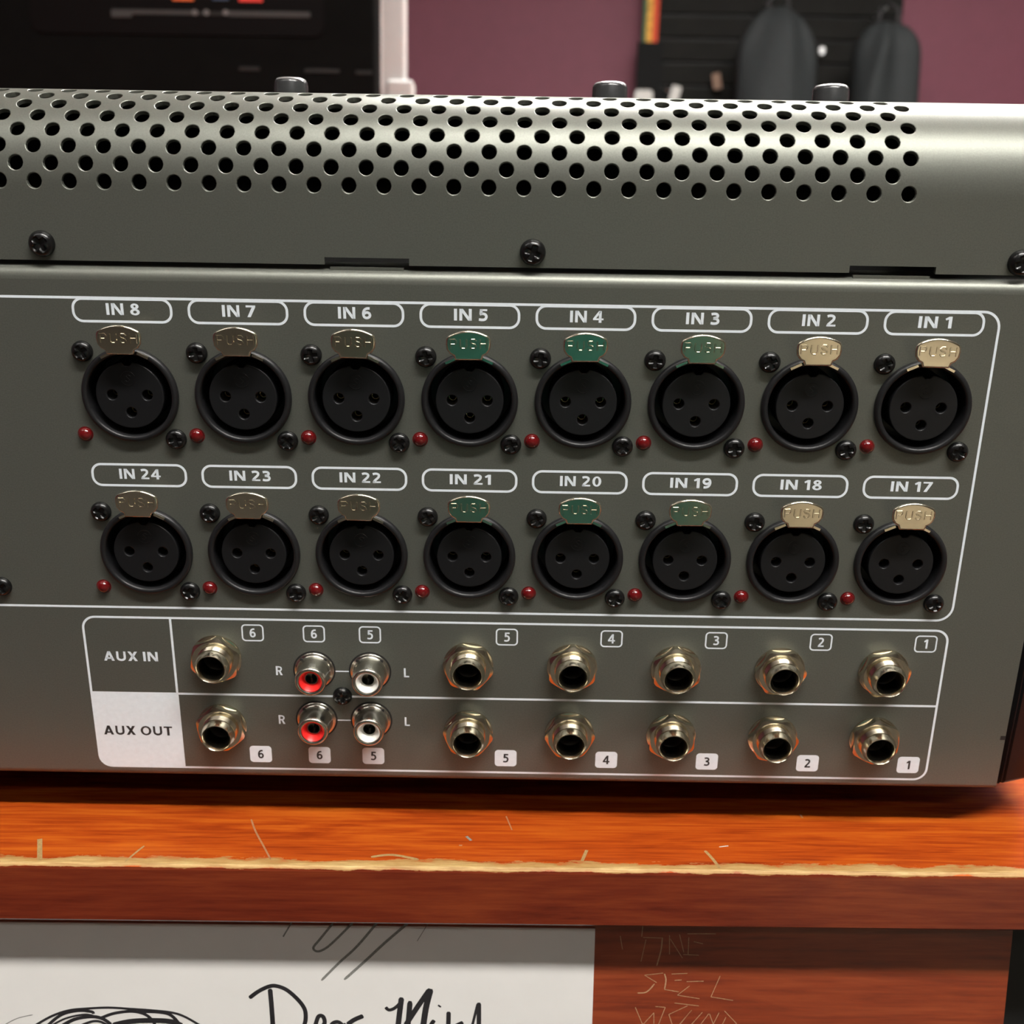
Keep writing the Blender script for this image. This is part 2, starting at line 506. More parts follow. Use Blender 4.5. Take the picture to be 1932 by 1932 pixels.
# cross-section (y, z) of the top, extruded along x, with a knocked-off front arris
sec = [(0.0010, 0.0), (0.0002, -0.0006), (0.0, -0.0013), (0.0, -TOPT + .0006), (0.0006, -TOPT), (1.30, -TOPT), (1.30, 0.0)]
N = len(sec)
b.add([(-1.1, y, z) for y, z in sec] + [(0.9, y, z) for y, z in sec],
      [tuple(range(N)), tuple(range(2 * N - 1, N - 1, -1))] + [(i, (i + 1) % N, N + (i + 1) % N, N + i) for i in range(N)])
for q in (3, 4, 5): b.m[q] = 1
top = link('countertop', b.mesh('countertop', [M['woodtop'], M['woodlip']]), ct, (0, 0, -RZ0))
REC = 0.0115                              # front panel sits this far behind the edge
pr = CTI @ at_y(1908, 1840, EY + REC)
PXR = pr.x
b = MB(1).box(-1.1, PXR, REC, REC + .018, RZ0 + .08, -TOPT - .0006)
link('front_panel', b.mesh('front_panel', M['woodfront']), ct, (0, 0, -RZ0))
b = MB(1).box(PXR + .0004, 0.88, REC + 0.012, REC + .03, RZ0 + .08, -TOPT - .0006)
link('side_bay', b.mesh('side_bay', M['blackpaint']), ct, (0, 0, -RZ0))
b = MB(1).box(-1.08, 0.87, REC + .05, 1.2, RZ0, RZ0 + .08)
link('plinth', b.mesh('plinth', M['blackpaint']), ct, (0, 0, -RZ0))
b = MB(1).box(-1.08, 0.86, REC + .04, 1.28, RZ0 + .08, -TOPT)
link('carcass', b.mesh('carcass', M['woodfront']), ct, (0, 0, -RZ0))


def front_pt(px, py, rec):
    """pixel -> (x, z) in counter space on the vertical plane rec behind the counter edge"""
    o = CTI @ CAM; d = CTI.to_3x3() @ ray(px, py)
    t = (rec - o.y) / d.y
    p = o + d * t
    return (p.x, p.z)


def top_pt(px, py):
    p = CTI @ at_z(px, py, 0.0); return (p.x, p.y)


Z2F = Matrix(((1, 0, 0, 0), (0, 0, -1, 0), (0, 1, 0, 0), (0, 0, 0, 1)))   # XY drawing -> vertical plane facing -Y


def zpts(lst, ox, oy, sc=3.715, rec=REC):
    return [front_pt(ox + x / sc, oy + y / sc, rec) for x, y in lst]


# scratched lettering on the front panel
SC = [[(930, 170), (945, 265)], [(1088, 95), (1080, 175)], [(1090, 180), (1230, 185)], [(1110, 195), (1075, 350)],
      [(1225, 185), (1215, 270), (1185, 380)], [(1275, 165), (1275, 300)], [(1280, 190), (1365, 325)], [(1345, 160), (1375, 285)],
      [(1410, 180), (1405, 300)], [(1400, 155), (1600, 155)], [(1445, 210), (1510, 225)], [(1370, 300), (1480, 305)],
      [(1230, 430), (1100, 445)], [(1100, 445), (1185, 497)], [(1170, 505), (1115, 562), (1050, 570)],
      [(1240, 435), (1250, 480), (1240, 545)], [(1240, 545), (1340, 562)], [(1290, 437), (1400, 432)], [(1310, 482), (1360, 478)],
      [(1395, 490), (1515, 487)], [(1415, 520), (1330, 585)], [(1330, 585), (1485, 610)], [(1630, 450), (1565, 597)], [(1565, 597), (1720, 622)],
      [(1035, 670), (1090, 800)], [(1090, 790), (1165, 708)], [(1165, 708), (1165, 820)], [(1245, 670), (1190, 810)], [(1175, 665), (1245, 670)],
      [(1270, 720), (1400, 660)], [(1430, 690), (1310, 830)], [(1270, 720), (1300, 810)], [(1420, 700), (1340, 800)], [(1505, 705), (1410, 810)], [(1340, 800), (1410, 812)],
      [(1550, 715), (1470, 820)], [(1555, 715), (1585, 800)], [(1622, 708), (1560, 830)], [(1660, 695), (1745, 785)], [(1670, 740), (1630, 820)], [(1745, 785), (1650, 830)],
      [(1310, 640), (1480, 660)]]
b = MB(1)
for s in SC:
    b.ribbon(zpts(s, 920, 1720), 0.00036, 0.00003)
o = link('scratched_lettering', b.mesh('scratched_lettering', M['carved'], recalc=False), ct,
         Matrix.Translation((0, REC, -RZ0)) @ Z2F, label='block letters scratched into the varnish')
# marks on the counter top
marks = [([(474, 1546), (482, 1568), (497, 1596), (511, 1622)], .0005, 'scratch'), ([(75, 1583), (75, 1624)], .0023, 'barewood'),
         ([(236, 1626), (252, 1612), (272, 1596)], .0006, 'barewood'), ([(1098, 1625), (1107, 1604)], .0016, 'barewood'),
         ([(1330, 1605), (1344, 1620), (1358, 1638)], .0009, 'barewood'), ([(1357, 1598), (1374, 1596)], .0007, 'tag'),
         ([(880, 1578), (889, 1586)], .0014, 'pencil'), ([(955, 1540), (966, 1566)], .0006, 'scratch'), ([(866, 1595), (872, 1595)], .001, 'scratch'),
         ([(1510, 1537), (1514, 1543)], .001, 'scratch'), ([(700, 1617), (740, 1613), (790, 1622)], .0011, 'barewood')]
for pts, wd, mt in marks:
    b = MB(1).ribbon([top_pt(*p) for p in pts], wd, 0.00002)
    link('scratch_mark', b.mesh('scratch_mark', M[mt], recalc=False), ct, (0, 0, -RZ0))

# ------------------------------------------------------------------ paper on the counter front
PR = REC - 0.0005
xr, zt = front_pt(1123, 1752, PR)
x_in = front_pt(1045, 1850, PR)[0]
z_in = front_pt(560, 1809, PR)[1]
PX0 = xr - 0.2159
pp = CT @ Vector((xr, PR, -TOPT - .0004))
sheet = empty('letter_sheet', CT @ Vector((xr - .108, PR, -0.30)), 'white paper sheet with black marker handwriting fixed to the counter front', 'paper')
sheet.rotation_euler = (0, 0, ROT)
SI = (Matrix.Translation(sheet.location) @ Matrix.Rotation(ROT, 4, 'Z')).inverted() @ CT
PZB = -0.2975
b = MB(1).box(PX0, xr, PR, REC - .00002, PZB, zt)
link('backing_sheet', b.mesh('backing_sheet', M['paper']), sheet, SI)
b = MB(1).box(PX0 + .002, x_in, PR - .00004, PR, PZB + .008, z_in)
link('drawing_page', b.mesh('drawing_page', M['paper']), sheet, SI)
DRAW = SI @ Matrix.Translation((0, PR - .00004, 0)) @ Z2F


def draw(name, strokes, ox, oy, mt, label=None):
    b = MB(1)
    for k, (pts, wpx) in enumerate(strokes):
        b.ribbon(zpts(pts, ox, oy, rec=PR), wpx / 3.715 / 7300.0, 0.00002 + k * 0.000002)
    link(name, b.mesh(name, M[mt], recalc=False), sheet, DRAW, label)


draw('handwriting', [
    ([(113, 605), (180, 556), (250, 524), (300, 520), (370, 545), (440, 602), (490, 662), (508, 715), (500, 790), (450, 880), (300, 920)], 32),
    ([(258, 540), (268, 650), (278, 790), (285, 920)], 36),
    ([(560, 860), (578, 788), (600, 732), (632, 738), (636, 790), (560, 850), (600, 905), (680, 880)], 32),
    ([(770, 800), (735, 772), (690, 790), (680, 870), (740, 880), (780, 790), (790, 890)], 30),
    ([(810, 800), (830, 885)], 30), ([(800, 790), (850, 756), (912, 730)], 36),
    ([(1068, 668), (1092, 688), (1130, 676), (1168, 640), (1182, 600)], 26), ([(1180, 600), (1165, 720), (1145, 900)], 42),
    ([(1240, 625), (1225, 790), (1210, 890)], 40), ([(1205, 800), (1290, 670), (1380, 540)], 40), ([(1385, 540), (1350, 680), (1320, 890)], 46),
    ([(1436, 654), (1456, 668)], 24), ([(1410, 760), (1385, 800), (1380, 890)], 32),
    ([(1510, 700), (1508, 790), (1500, 900)], 34), ([(1612, 775), (1560, 800), (1515, 830), (1600, 890)], 32),
    ([(1715, 640), (1690, 740), (1660, 860)], 20), ([(1722, 636), (1722, 760), (1720, 900)], 34)], 440, 1720, 'ink', 'black marker handwriting')
draw('pencil_lines', [
    ([(410, 75), (350, 175)], 20), ([(700, 80), (610, 190), (562, 252), (592, 278), (650, 255), (720, 195), (840, 75)], 18),
    ([(1010, 75), (870, 240), (740, 360), (618, 482)], 19), ([(1230, 75), (1060, 220), (920, 350), (778, 476)], 21),
    ([(1370, 75), (1290, 205)], 9)], 440, 1720, 'pencil', 'faint slanted pen lines')
draw('hair_drawing', [
    ([(210, 820), (350, 738), (480, 692), (620, 678), (760, 672), (900, 680), (1050, 690), (1200, 706), (1300, 738), (1440, 820)], 19),
    ([(300, 830), (420, 728), (540, 694), (640, 700), (656, 716)], 24), ([(400, 820), (520, 755), (640, 735), (720, 750), (780, 790)], 28),
    ([(340, 810), (460, 748), (600, 720), (690, 742)], 16),
    ([(700, 748), (800, 712), (930, 698), (1030, 726), (1090, 790)], 24), ([(960, 700), (1100, 702), (1200, 726), (1275, 810)], 26),
    ([(790, 795), (920, 768), (1080, 762), (1200, 770), (1280, 800)], 42), ([(560, 800), (650, 768), (720, 776), (800, 830)], 20),
    ([(260, 840), (500, 800), (800, 830), (1100, 800), (1380, 840)], 30), ([(240, 880), (600, 850), (1000, 870), (1400, 880)], 34)], 0, 1720, 'ink',
    'scribbled marker drawing of dark hair')
draw('pen_flick', [([(20, 800), (120, 748), (230, 722)], 7)], 0, 1720, 'pencil')

# ------------------------------------------------------------------ mixing console
BETA = math.radians(10.0)
sb, cb = math.sin(BETA), math.cos(BETA)
ORIG = Vector((0, 0, 0.12795 + LIFT))            # panel point (u=0, v=0) in world
ROOT = Vector((-0.08, 0.20, 0))
con = empty('mixing_console', ROOT, 'grey metal audio mixing console seen from its connector side, on the counter', 'mixing console')
PAN = Matrix(((1, 0, 0, 0), (0, -sb, -cb, 0), (0, cb, -sb, 0), (0, 0, 0, 1)))
PAN = Matrix.Translation(ORIG - ROOT) @ PAN     # local frame: x right, y up the panel, z out of it
RT = Matrix.Translation(-ROOT)


def P(u, v, z=0.0, rot=0.0):
    m = PAN @ Matrix.Translation((u * MM, -v * MM, z * MM))
    return m @ Matrix.Rotation(rot, 4, 'Z') if rot else m


U0, U1 = -300.0, 134.0
XU = [-98 + 28 * i for i in range(8)]
XV = [18.0, 59.8]
JX = [-82.2] + [-14.25 + 28 * i for i in range(5)]
JIN = [90.7] + [91.6] * 5
JOUT = [111.7] + [112.4] * 5
RC = [(-55.95, 94.0, 'red'), (-40.85, 94.05, 'white'), (-55.98, 109.2, 'red'), (-40.9, 109.2, 'white')]

# --- rear panel: flat sheet with openings, folded at top and bottom
TV, BV, FR = -13.3, 128.4, 3.2            # overall top / bottom (v) and fold radius
loops = [[(U0, -(TV + FR)), (U1, -(TV + FR)), (U1, -(BV - 2.0)), (U0, -(BV - 2.0))]]
for v in XV:
    for u in XU: loops.append(circle(u, -v, 11.3, 40))
for u, v in list(zip(JX, JIN)) + list(zip(JX, JOUT)): loops.append(circle(u, -v, 4.4, 24))
for u, v, c in RC: loops.append(circle(u, -v, 4.6, 24))
b = MB()
me = curve_mesh(loops); b.mesh_in(me)
prof = []
for i in range(9):
    a = math.radians(90 * i / 8); prof.append((-(TV + FR) + FR * math.sin(a), -FR + FR * math.cos(a)))
prof += [(-TV, -14.0)]
b.add([(U0, y, z) for y, z in prof] + [(U1, y, z) for y, z in prof], [(i, i + 1, len(prof) + i + 1, len(prof) + i) for i in range(len(prof) - 1)])
prof = []
for i in range(7):
    a = math.radians(90 * i / 6); prof.append((-(BV - 2.0) - 2.0 * math.sin(a), -2 + 2.0 * math.cos(a)))
prof += [(-BV - 1.0, -12.0)]
b.add([(U0, y, z) for y, z in prof] + [(U1, y, z) for y, z in prof], [(i, i + 1, len(prof) + i + 1, len(prof) + i) for i in range(len(prof) - 1)])
b.add([(U1, -(TV + FR), 0), (U1, -(BV - 2), 0), (U1, -(BV - 2), -6), (U1, -(TV + FR), -6)], [(0, 1, 2, 3)])
# two tabs that reach up into the cover's notches
for a, c in ((-47.6, -30.0), (77.7, 96.0)):
    b.box(a, c, -TV - 2.4, -TV + 0.5, -2.9, -1.9)
panel = link('rear_panel', b.mesh('rear_panel', M['panel'], 40, recalc=False), con, PAN)

# --- silk-screened print (sub-parts of the rear panel)
LW = 0.62


def frame_loops(x0, x1, y0, y1, r, lw=LW):
    return [rrect(x0 - lw / 2, x1 + lw / 2, y0 - lw / 2, y1 + lw / 2, r + lw / 2), rrect(x0 + lw / 2, x1 - lw / 2, y0 + lw / 2, y1 - lw / 2, max(r - lw / 2, .1))]


def printed(name, mb, mats, label=None):
    return link(name, mb.mesh(name, mats, recalc=False), panel, None, label)


PZ = 0.03
b = MB()
b.mesh_in(curve_mesh(frame_loops(U0 + 12, 113.7, -76.1, 5.85, 4.0)), Matrix.Translation((0, 0, PZ)))
printed('outline_frame', b, M['print'], 'white printed outline around the input sockets')
for r, (names, y0, y1, ht) in enumerate([([8, 7, 6, 5, 4, 3, 2, 1], 0.15, 5.6, 2.85), ([24, 23, 22, 21, 20, 19, 18, 17], -41.85, -36.25, 2.7)]):
    for u, n in zip(XU, names):
        b = MB()
        b.mesh_in(curve_mesh(frame_loops(u - 11.85, u + 11.85, y0, y1, 2.3)), Matrix.Translation((0, 0, PZ + .01)))
        tw = 8.1 if n < 10 else 10.5
        put_text(b, 'IN %d' % n, u + 0.2, (y0 + y1) / 2 + 0.3, tw, ht, PZ + .01)
        printed('input_label', b, M['print'], 'white printed IN %d label' % n)
b = MB()
b.mesh_in(curve_mesh(frame_loops(-117.3, 113.7, -125.3, -79.1, 3.4)), Matrix.Translation((0, 0, PZ)))
b.box(-93.8 - LW / 2, -93.8 + LW / 2, -125.3, -79.1, PZ, PZ + .01)
b.box(-93.8, 113.7, -101.95 - LW / 2, -101.95 + LW / 2, PZ, PZ + .01)
# filled cell behind AUX OUT, rounded at its lower left corner
cell = [(-93.6, -101.65), (-117.4, -101.65)] + [(-113.9 - 3.5 * math.cos(t), -121.9 - 3.5 * math.sin(t)) for t in [PI / 2 * i / 8 for i in range(9)]] + [(-93.6, -125.4)]
b.add([(x, y, PZ + .012) for x, y in cell], [tuple(range(len(cell)))])
printed('aux_frame', b, M['print'], 'white printed frame around the aux sockets')
b = MB(); put_text(b, 'AUX IN', -105.4, -90.75, 14.6, 2.85, PZ)
printed('aux_in_lettering', b, M['print'])
b = MB(); put_text(b, 'AUX OUT', -105.7, -113.75, 19.0, 2.85, PZ + .03)
printed('aux_out_lettering', b, M['darkprint'])
for u, v, t in ((-65.5, 94.35, 'R'), (-31.0, 94.35, 'L'), (-65.6, 109.5, 'R'), (-31.05, 109.5, 'L')):
    b = MB(); put_text(b, t, u, -v, None, 2.75, PZ, bold=0.15)
    printed('channel_lettering', b, M['print'])
for v in (94.25, 109.4):
    b = MB().box(-50.4, -46.6, -v - .16, -v + .16, PZ, PZ + .01)
    printed('link_dash', b, M['print'])
NU = [-72.0, -55.6, -40.6] + [-3.95 + 28 * i for i in range(5)]
for u, t in zip(NU, '66554321'):
    b = MB()
    b.mesh_in(curve_mesh(frame_loops(u - 2.78, u + 2.78, -83.1 - 2.32, -83.1 + 2.32, 0.95, 0.4)), Matrix.Translation((0, 0, PZ)))
    put_text(b, t, u, -83.1, None, 2.75, PZ, bold=0.17)
    printed('number_label', b, M['print'])
for u, t in zip([-72.1, -55.7, -40.7] + [-3.8 + 28.05 * i for i in range(5)], '66554321'):
    b = MB()
    lp = rrect(u - 3.05, u + 3.05, -120.65 - 2.62, -120.65 + 2.62, 1.0)
    b.add([(x, y, PZ) for x, y in lp], [tuple(range(len(lp)))])
    put_text(b, t, u, -120.65, None, 2.75, PZ + .03, 1, bold=0.17)
    printed('number_plate', b, [M['print'], M['darkprint']])


b = MB().box(132.6, 134.02, -112.1, -110.9, 0.01, 0.06)
printed('edge_notch', b, M['inner'])


# --- screws (pan head with cross recess)
def screw_mesh(R, H, name):
    b = MB()
    NR, NA = 12, 48
    v = [(0, 0, H - 0.9)]; f = []
    for i in range(1, NR + 1):
        r = R * i / NR
        for k in range(NA):
            a = 2 * PI * k / NA
            x, y = r * math.cos(a), r * math.sin(a)
            t = r / R
            h = H * math.sqrt(max(0.0, 1 - (t ** 3.0) * 0.93))
            arm = max(0, 1 - max(0, (min(abs(x), abs(y)) - 0.22 * R * (1 - .35 * t))) / (0.07 * R)) if r < 0.62 * R else 0
            h -= min(1, arm) * 0.85 * max(0.25, 1 - t)
            v.append((x, y, h))
    for k in range(NA): f.append((0, 1 + k, 1 + (k + 1) % NA))
    for i in range(NR - 1):
        for k in range(NA):
            k2 = (k + 1) % NA
            f.append((1 + i * NA + k, 1 + (i + 1) * NA + k, 1 + (i + 1) * NA + k2, 1 + i * NA + k2))
    o = len(v)
    for k in range(NA):
        a = 2 * PI * k / NA; v.append((R * math.cos(a), R * math.sin(a), -0.05))
    e = 1 + (NR - 1) * NA
    for k in range(NA): f.append((e + k, o + k, o + (k + 1) % NA, e + (k + 1) % NA))
    b.add(v, f)
    return b.mesh(name, M['screw'], 35)


SCR = screw_mesh(2.62, 1.7, 'pan_head_screw')
SCR_BIG = screw_mesh(3.1, 2.2, 'pan_head_screw_large')


def screw(parent, u, v, me=SCR, z=0.0):
    return link('screw', me, parent, Matrix.Translation((u * MM, -v * MM, z * MM)) @ Matrix.Rotation(random.uniform(0, PI / 2), 4, 'Z'))


screw(panel, -137.3, 70.6); screw(panel, -48.6, 101.7); screw(panel, -165.5, 6); screw(panel, -290, 60)

# --- three-pin sockets
b = MB().lathe([(11.95, 0.0), (11.98, 0.7), (11.75, 1.25), (11.3, 1.5), (10.75, 1.5), (10.45, 1.2), (10.3, 0.6), (10.2, -9.0), (0.01, -9.0)], 72)
ME_SHELL = b.mesh('xlr_shell', M['shell'], 50)
out = []
for i in range(72):
    a = 2 * PI * i / 72; r = 8.15
    d = abs((math.degrees(a) - 90 + 180) % 360 - 180)
    if d < 9: r = 7.2
    out.append((r * math.cos(a), r * math.sin(a)))
me = curve_mesh([out, circle(-4.35, 0.1, 1.55, 20), circle(4.35, 0.1, 1.55, 20), circle(0, -4.35, 1.55, 20)], 4.3, 0.25)
b = MB(); b.mesh_in(me, Matrix.Translation((0, 0, -3.65)))
ME_INS = b.mesh('xlr_insert', M['insert'], 40, recalc=False)
b = MB().lathe([(1.1, -8.0), (1.1, -3.0), (1.0, -2.8), (0.78, -2.8), (0.72, -3.0), (0.72, -6.0), (0.01, -5.0)], 16)
ME_CON = b.mesh('xlr_contact', M['gold'], 40)
b = MB()
put_text(b, '2', -4.4, -2.2, None, 1.0, 0.93, bold=0.14); put_text(b, '1', 4.4, -2.2, None, 1.0, 0.93, bold=0.14)
put_text(b, '3', 0.0, -1.7, None, 1.0, 0.93, bold=0.14)
for a0, a1 in ((200, 350), (20, 170)):
    b.tube([(1.75 * math.cos(math.radians(a0 + (a1 - a0) * i / 12)), 4.3 + 1.75 * math.sin(math.radians(a0 + (a1 - a0) * i / 12)), 0.92) for i in range(13)], 0.07, 5)
b.tube([(0.75, 4.85, .92), (0.2, 5.15, .92), (-.45, 4.85, .92), (0.0, 4.4, .92), (0.45, 3.95, .92), (-.1, 3.45, .92), (-.75, 3.8, .92)], 0.07, 5)
ME_EMB = b.mesh('xlr_embossing', M['shell'])
# latch lever: plate with arched top, sides and a narrow neck; stamped letters
arc = [(-5.0 + 10.0 * i / 12, 1.75 + 1.45 * (1 - ((i - 6) / 6.0) ** 2)) for i in range(12, -1, -1)]
poly = arc + [(-5.35, 1.2), (-5.4, 0.0), (-5.2, -1.3), (-4.5, -2.3), (-3.5, -2.85), (-3.15, -3.95), (3.15, -3.95), (3.5, -2.85), (4.5, -2.3), (5.2, -1.3), (5.4, 0.0), (5.35, 1.2)]
me = curve_mesh([[(x * .92, (y + .35) * .88 - .35) for x, y in poly]], 0.05, 0.45)
b = MB()
TY, TZ, TT = 15.0, 4.35, 0.0
MT = Matrix.Translation((0, TY, TZ)) @ Matrix.Rotation(TT, 4, 'X')
b.mesh_in(me, MT)
b.add([(-3.1, 11.15, 4.45), (3.1, 11.15, 4.45), (3.1, 10.7, 1.6), (-3.1, 10.7, 1.6), (-3.1, 10.95, 3.5), (3.1, 10.95, 3.5)], [(0, 1, 5, 4), (4, 5, 2, 3)])
b.add([(-3.1, 11.6, 3.9), (3.1, 11.6, 3.9), (3.1, 11.2, 1.5), (-3.1, 11.2, 1.5)], [(3, 2, 1, 0)])
for s in (-1, 1):     # latch shoulders lying along the rim
    q = [(s * 3.1, 11.2), (s * 5.9, 9.9), (s * 5.65, 9.35), (s * 3.1, 10.55)]
    b.prism(q if s > 0 else q[::-1], 1.2, 2.0)
strokes = {'P': [[(0, 0), (0, 2.2), (1.15, 2.2), (1.5, 1.75), (1.5, 1.45), (1.15, 1.0), (0, 1.0)]],
           'U': [[(0, 2.2), (0, 0.5), (.4, 0), (1.15, 0), (1.55, .5), (1.55, 2.2)]],
           'S': [[(1.5, 1.75), (1.1, 2.2), (.4, 2.2), (0, 1.75), (.3, 1.25), (1.2, .95), (1.5, .5), (1.1, 0), (.4, 0), (0, .45)]],
           'H': [[(0, 0), (0, 2.2)], [(1.55, 0), (1.55, 2.2)], [(0, 1.1), (1.55, 1.1)]]}
for i, ch in enumerate('PUSH'):
    for st in strokes[ch]:
        b.tube([(MT @ Vector((-4.35 + i * 2.38 + x, -1.05 + y, 0.52)))[:] for x, y in st], 0.19, 6)
ME_TAB = b.mesh('push_tab', M['tab'], 35)
b = MB().lathe([(1.95, 0.0), (1.95, 0.05), (1.72, 0.05), (1.70, 0.25), (1.55, 0.75), (1.2, 1.15), (0.65, 1.42), (0.01, 1.5)], 24)
ME_LED = b.mesh('led_lens', M['led'], 60)
for r, v in enumerate(XV):
    for i, u in enumerate(XU):
        n = (8 - i) if r == 0 else (24 - i)
        x = link('xlr_socket', ME_SHELL, con, P(u, v), 'black three-pin socket under the IN %d label' % n)
        link('socket_insert', ME_INS, x)
        for cx, cy in ((-4.35, .1), (4.35, .1), (0, -4.35)): link('contact', ME_CON, x, (cx * MM, cy * MM, 0))
        link('embossed_mark', ME_EMB, x)
        link('push_tab', ME_TAB, x, Matrix.Rotation(math.radians(random.uniform(-1.0, 1.0)), 4, 'Z'), 'nickel release tab stamped PUSH')
        screw(x, -10.75, -10.75); screw(x, 10.35, 11.3)
        link('indicator_light', ME_LED, con, P(u - 12.4, v + 10.35), 'unlit red indicator light')

# --- jack sockets
tp = [(4.55, -2.0), (4.55, 2.6)]
for k in range(4): tp += [(4.75, 2.75 + k * .5), (4.5, 3.0 + k * .5)]
tp += [(4.7, 4.8), (4.62, 5.4), (4.3, 6.1), (4.1, 6.75), (3.98, 6.97), (3.82, 6.97), (3.3, 6.25), (3.25, 5.6), (3.22, 0.5)]
ME_BAR = MB().lathe(tp, 48).mesh('jack_bushing', M['nickel'], 50)
ME_BORE = MB().lathe([(3.3, 0.9), (3.1, 0.7), (3.05, -9.0), (0.01, -9.0)], 32).mesh('jack_bore', M['inner'], 50)
ME_WASH = MB().lathe([(6.75, 0.0), (6.75, 0.4), (6.6, 0.5), (4.6, 0.5)], 56).mesh('jack_washer', M['nickel'], 40)
NA = 96; v = []; f = []
for i in range(NA):
    a = 2 * PI * i / NA
    q = ((math.degrees(a) + 30) % 60) - 30
    rh = 6.15 / math.cos(math.radians(q)); rh = min(rh, 6.85)
    zt_ = 2.7 - max(0, rh - 6.0) * 0.62
    v += [(rh * math.cos(a), rh * math.sin(a), 0.5), (rh * math.cos(a), rh * math.sin(a), zt_), (5.95 * math.cos(a), 5.95 * math.sin(a), 2.72), (4.75 * math.cos(a), 4.75 * math.sin(a), 2.72), (4.6 * math.cos(a), 4.6 * math.sin(a), 2.4)]
for i in range(NA):
    j = (i + 1) % NA
    for k in range(4): f.append((i * 5 + k, j * 5 + k, j * 5 + k + 1, i * 5 + k + 1))
ME_NUT = MB().add(v, f).mesh('hex_nut', M['nickel'], 14)
ANG = {('in', 0): 50, ('in', 1): 20, ('in', 2): 0, ('in', 3): 5, ('in', 4): 30, ('in', 5): 40,
       ('out', 0): 10, ('out', 1): 22, ('out', 2): 32, ('out', 3): 3, ('out', 4): 28, ('out', 5): 2}
for kind, vv in (('in', JIN), ('out', JOUT)):
    for i, (u, v_) in enumerate(zip(JX, vv)):
        j = link('jack_socket', ME_BAR, con, P(u, v_), 'nickel jack socket, aux %s %d' % (kind, 6 - i))
        link('jack_bore', ME_BORE, j, None, 'dark hollow bore')
        link('washer', ME_WASH, j)
        link('hex_nut', ME_NUT, j, Matrix.Rotation(math.radians(ANG[(kind, i)]), 4, 'Z'))

# --- phono sockets
ME_RSH = MB().lathe([(5.35, -0.5), (5.35, 0.35), (5.2, 0.55), (4.75, 0.62), (4.5, 1.0), (4.3, 2.0), (4.22, 5.9), (4.1, 6.6), (3.8, 6.98), (3.35, 7.0), (3.1, 6.8), (3.1, 2.0)], 48).mesh('phono_shell', M['tin'], 50)
ME_GAP = MB().lathe([(5.75, 0.02), (5.75, 0.06), (4.6, 0.06)], 40).mesh('phono_gap_ring', M['inner'])  # flat dark ring, its colour stands in for shade in the hole around the flange
ME_RIN = {c: MB().lathe([(3.12, 6.5), (3.05, 6.75), (2.85, 6.8), (2.4, 6.2), (1.95, 5.2), (1.75, 4.8), (1.7, 2.0)], 40).mesh('phono_insert_' + c, M[c], 50) for c in ('red', 'white')}
ME_RCO = MB().lathe([(1.71, 4.85), (1.6, 4.85), (1.5, 4.4), (1.5, 1.5), (0.01, 1.5)], 24).mesh('phono_contact', M['tin'], 40)
ME_SLIT = MB().box(-0.2, 0.2, -1.35, -0.1, 1.6, 4.2).mesh('phono_slit', M['inner'])
ME_DOT = MB().lathe([(0.01, 0.0), (0.45, 0.0), (0.45, 0.5), (0.01, 0.5)], 12).mesh('phono_slot', M['inner'])
for u, v_, c in RC:
    r = link('phono_socket', ME_RSH, con, P(u, v_), '%s phono socket in a tin-plated shell' % c)
    link('gap_shade_ring', ME_GAP, r); link('socket_insert', ME_RIN[c], r, None, c + ' plastic insert')
    link('contact', ME_RCO, r); link('contact_slit', ME_SLIT, r)
    for s in (-1, 1): link('shell_slot', ME_DOT, r, (s * 3.2 * MM, 3.45 * MM, 0.35 * MM))

# --- perforated top cover
PITCH, RS, HR = 8.1735, 4.0868, 1.78
CV0, CW = -14.4, -1.5                      # lower edge (v) and outward offset of the cover face
CR = 21.0                                  # bend radius
S1 = 32.75 - 14.4 - 1.0                    # arc length where the bend starts
SROW1 = 32.72 - 14.4
SEND = S1 + CR * math.radians(100)


def cover(u, s, dep=0.0):
    """(u, arc length) -> panel coordinates; dep = depth below the outer skin"""
    if s <= S1: return (u, -CV0 + s, CW - dep)
    if s <= SEND:
        t = (s - S1) / CR
        return (u, -CV0 + S1 + (CR - dep) * math.sin(t), CW - CR + (CR - dep) * math.cos(t))
    t = math.radians(100); e = s - SEND
    return (u, -CV0 + S1 + (CR - dep) * math.sin(t) + e * math.cos(t), CW - CR + (CR - dep) * math.cos(t) - e * math.sin(t))


b = MB()
TH = 1.1
col0 = U0 + 60                             # vents start here
ncol = int((88.34 + HR + 2 - col0) // PITCH)
seg = 8


def cell_at(uc, sc):
    hw, hh = PITCH / 2, RS / 2
    B = []
    for i in range(seg): B.append((hw - 2 * hw * i / seg, hh))
    for i in range(4): B.append((-hw, hh - 2 * hh * i / 4))
    for i in range(seg): B.append((-hw + 2 * hw * i / seg, -hh))
    for i in range(4): B.append((hw, -hh + 2 * hh * i / 4))
    n = len(B); v = []; f = []
    ang = [2 * PI * (i + 0.5 - 4) / n * 1.0 for i in range(n)]
    rings = []
    for k in range(n):
        x, y = B[k]
        a = math.atan2(y / hh, x / hw)
        rings.append((math.cos(a), math.sin(a)))
    for k in range(n): v.append(cover(uc + B[k][0], sc + B[k][1]))
    for rr, dp in ((HR + .16, 0.0), (HR, 0.10), (HR, TH)):
        for k in range(n): v.append(cover(uc + rr * rings[k][0], sc + rr * rings[k][1], dp))
    for q in range(3):
        for k in range(n):
            k2 = (k + 1) % n
            f.append((q * n + k, q * n + k2, (q + 1) * n + k2, (q + 1) * n + k))
    b.add(v, f)


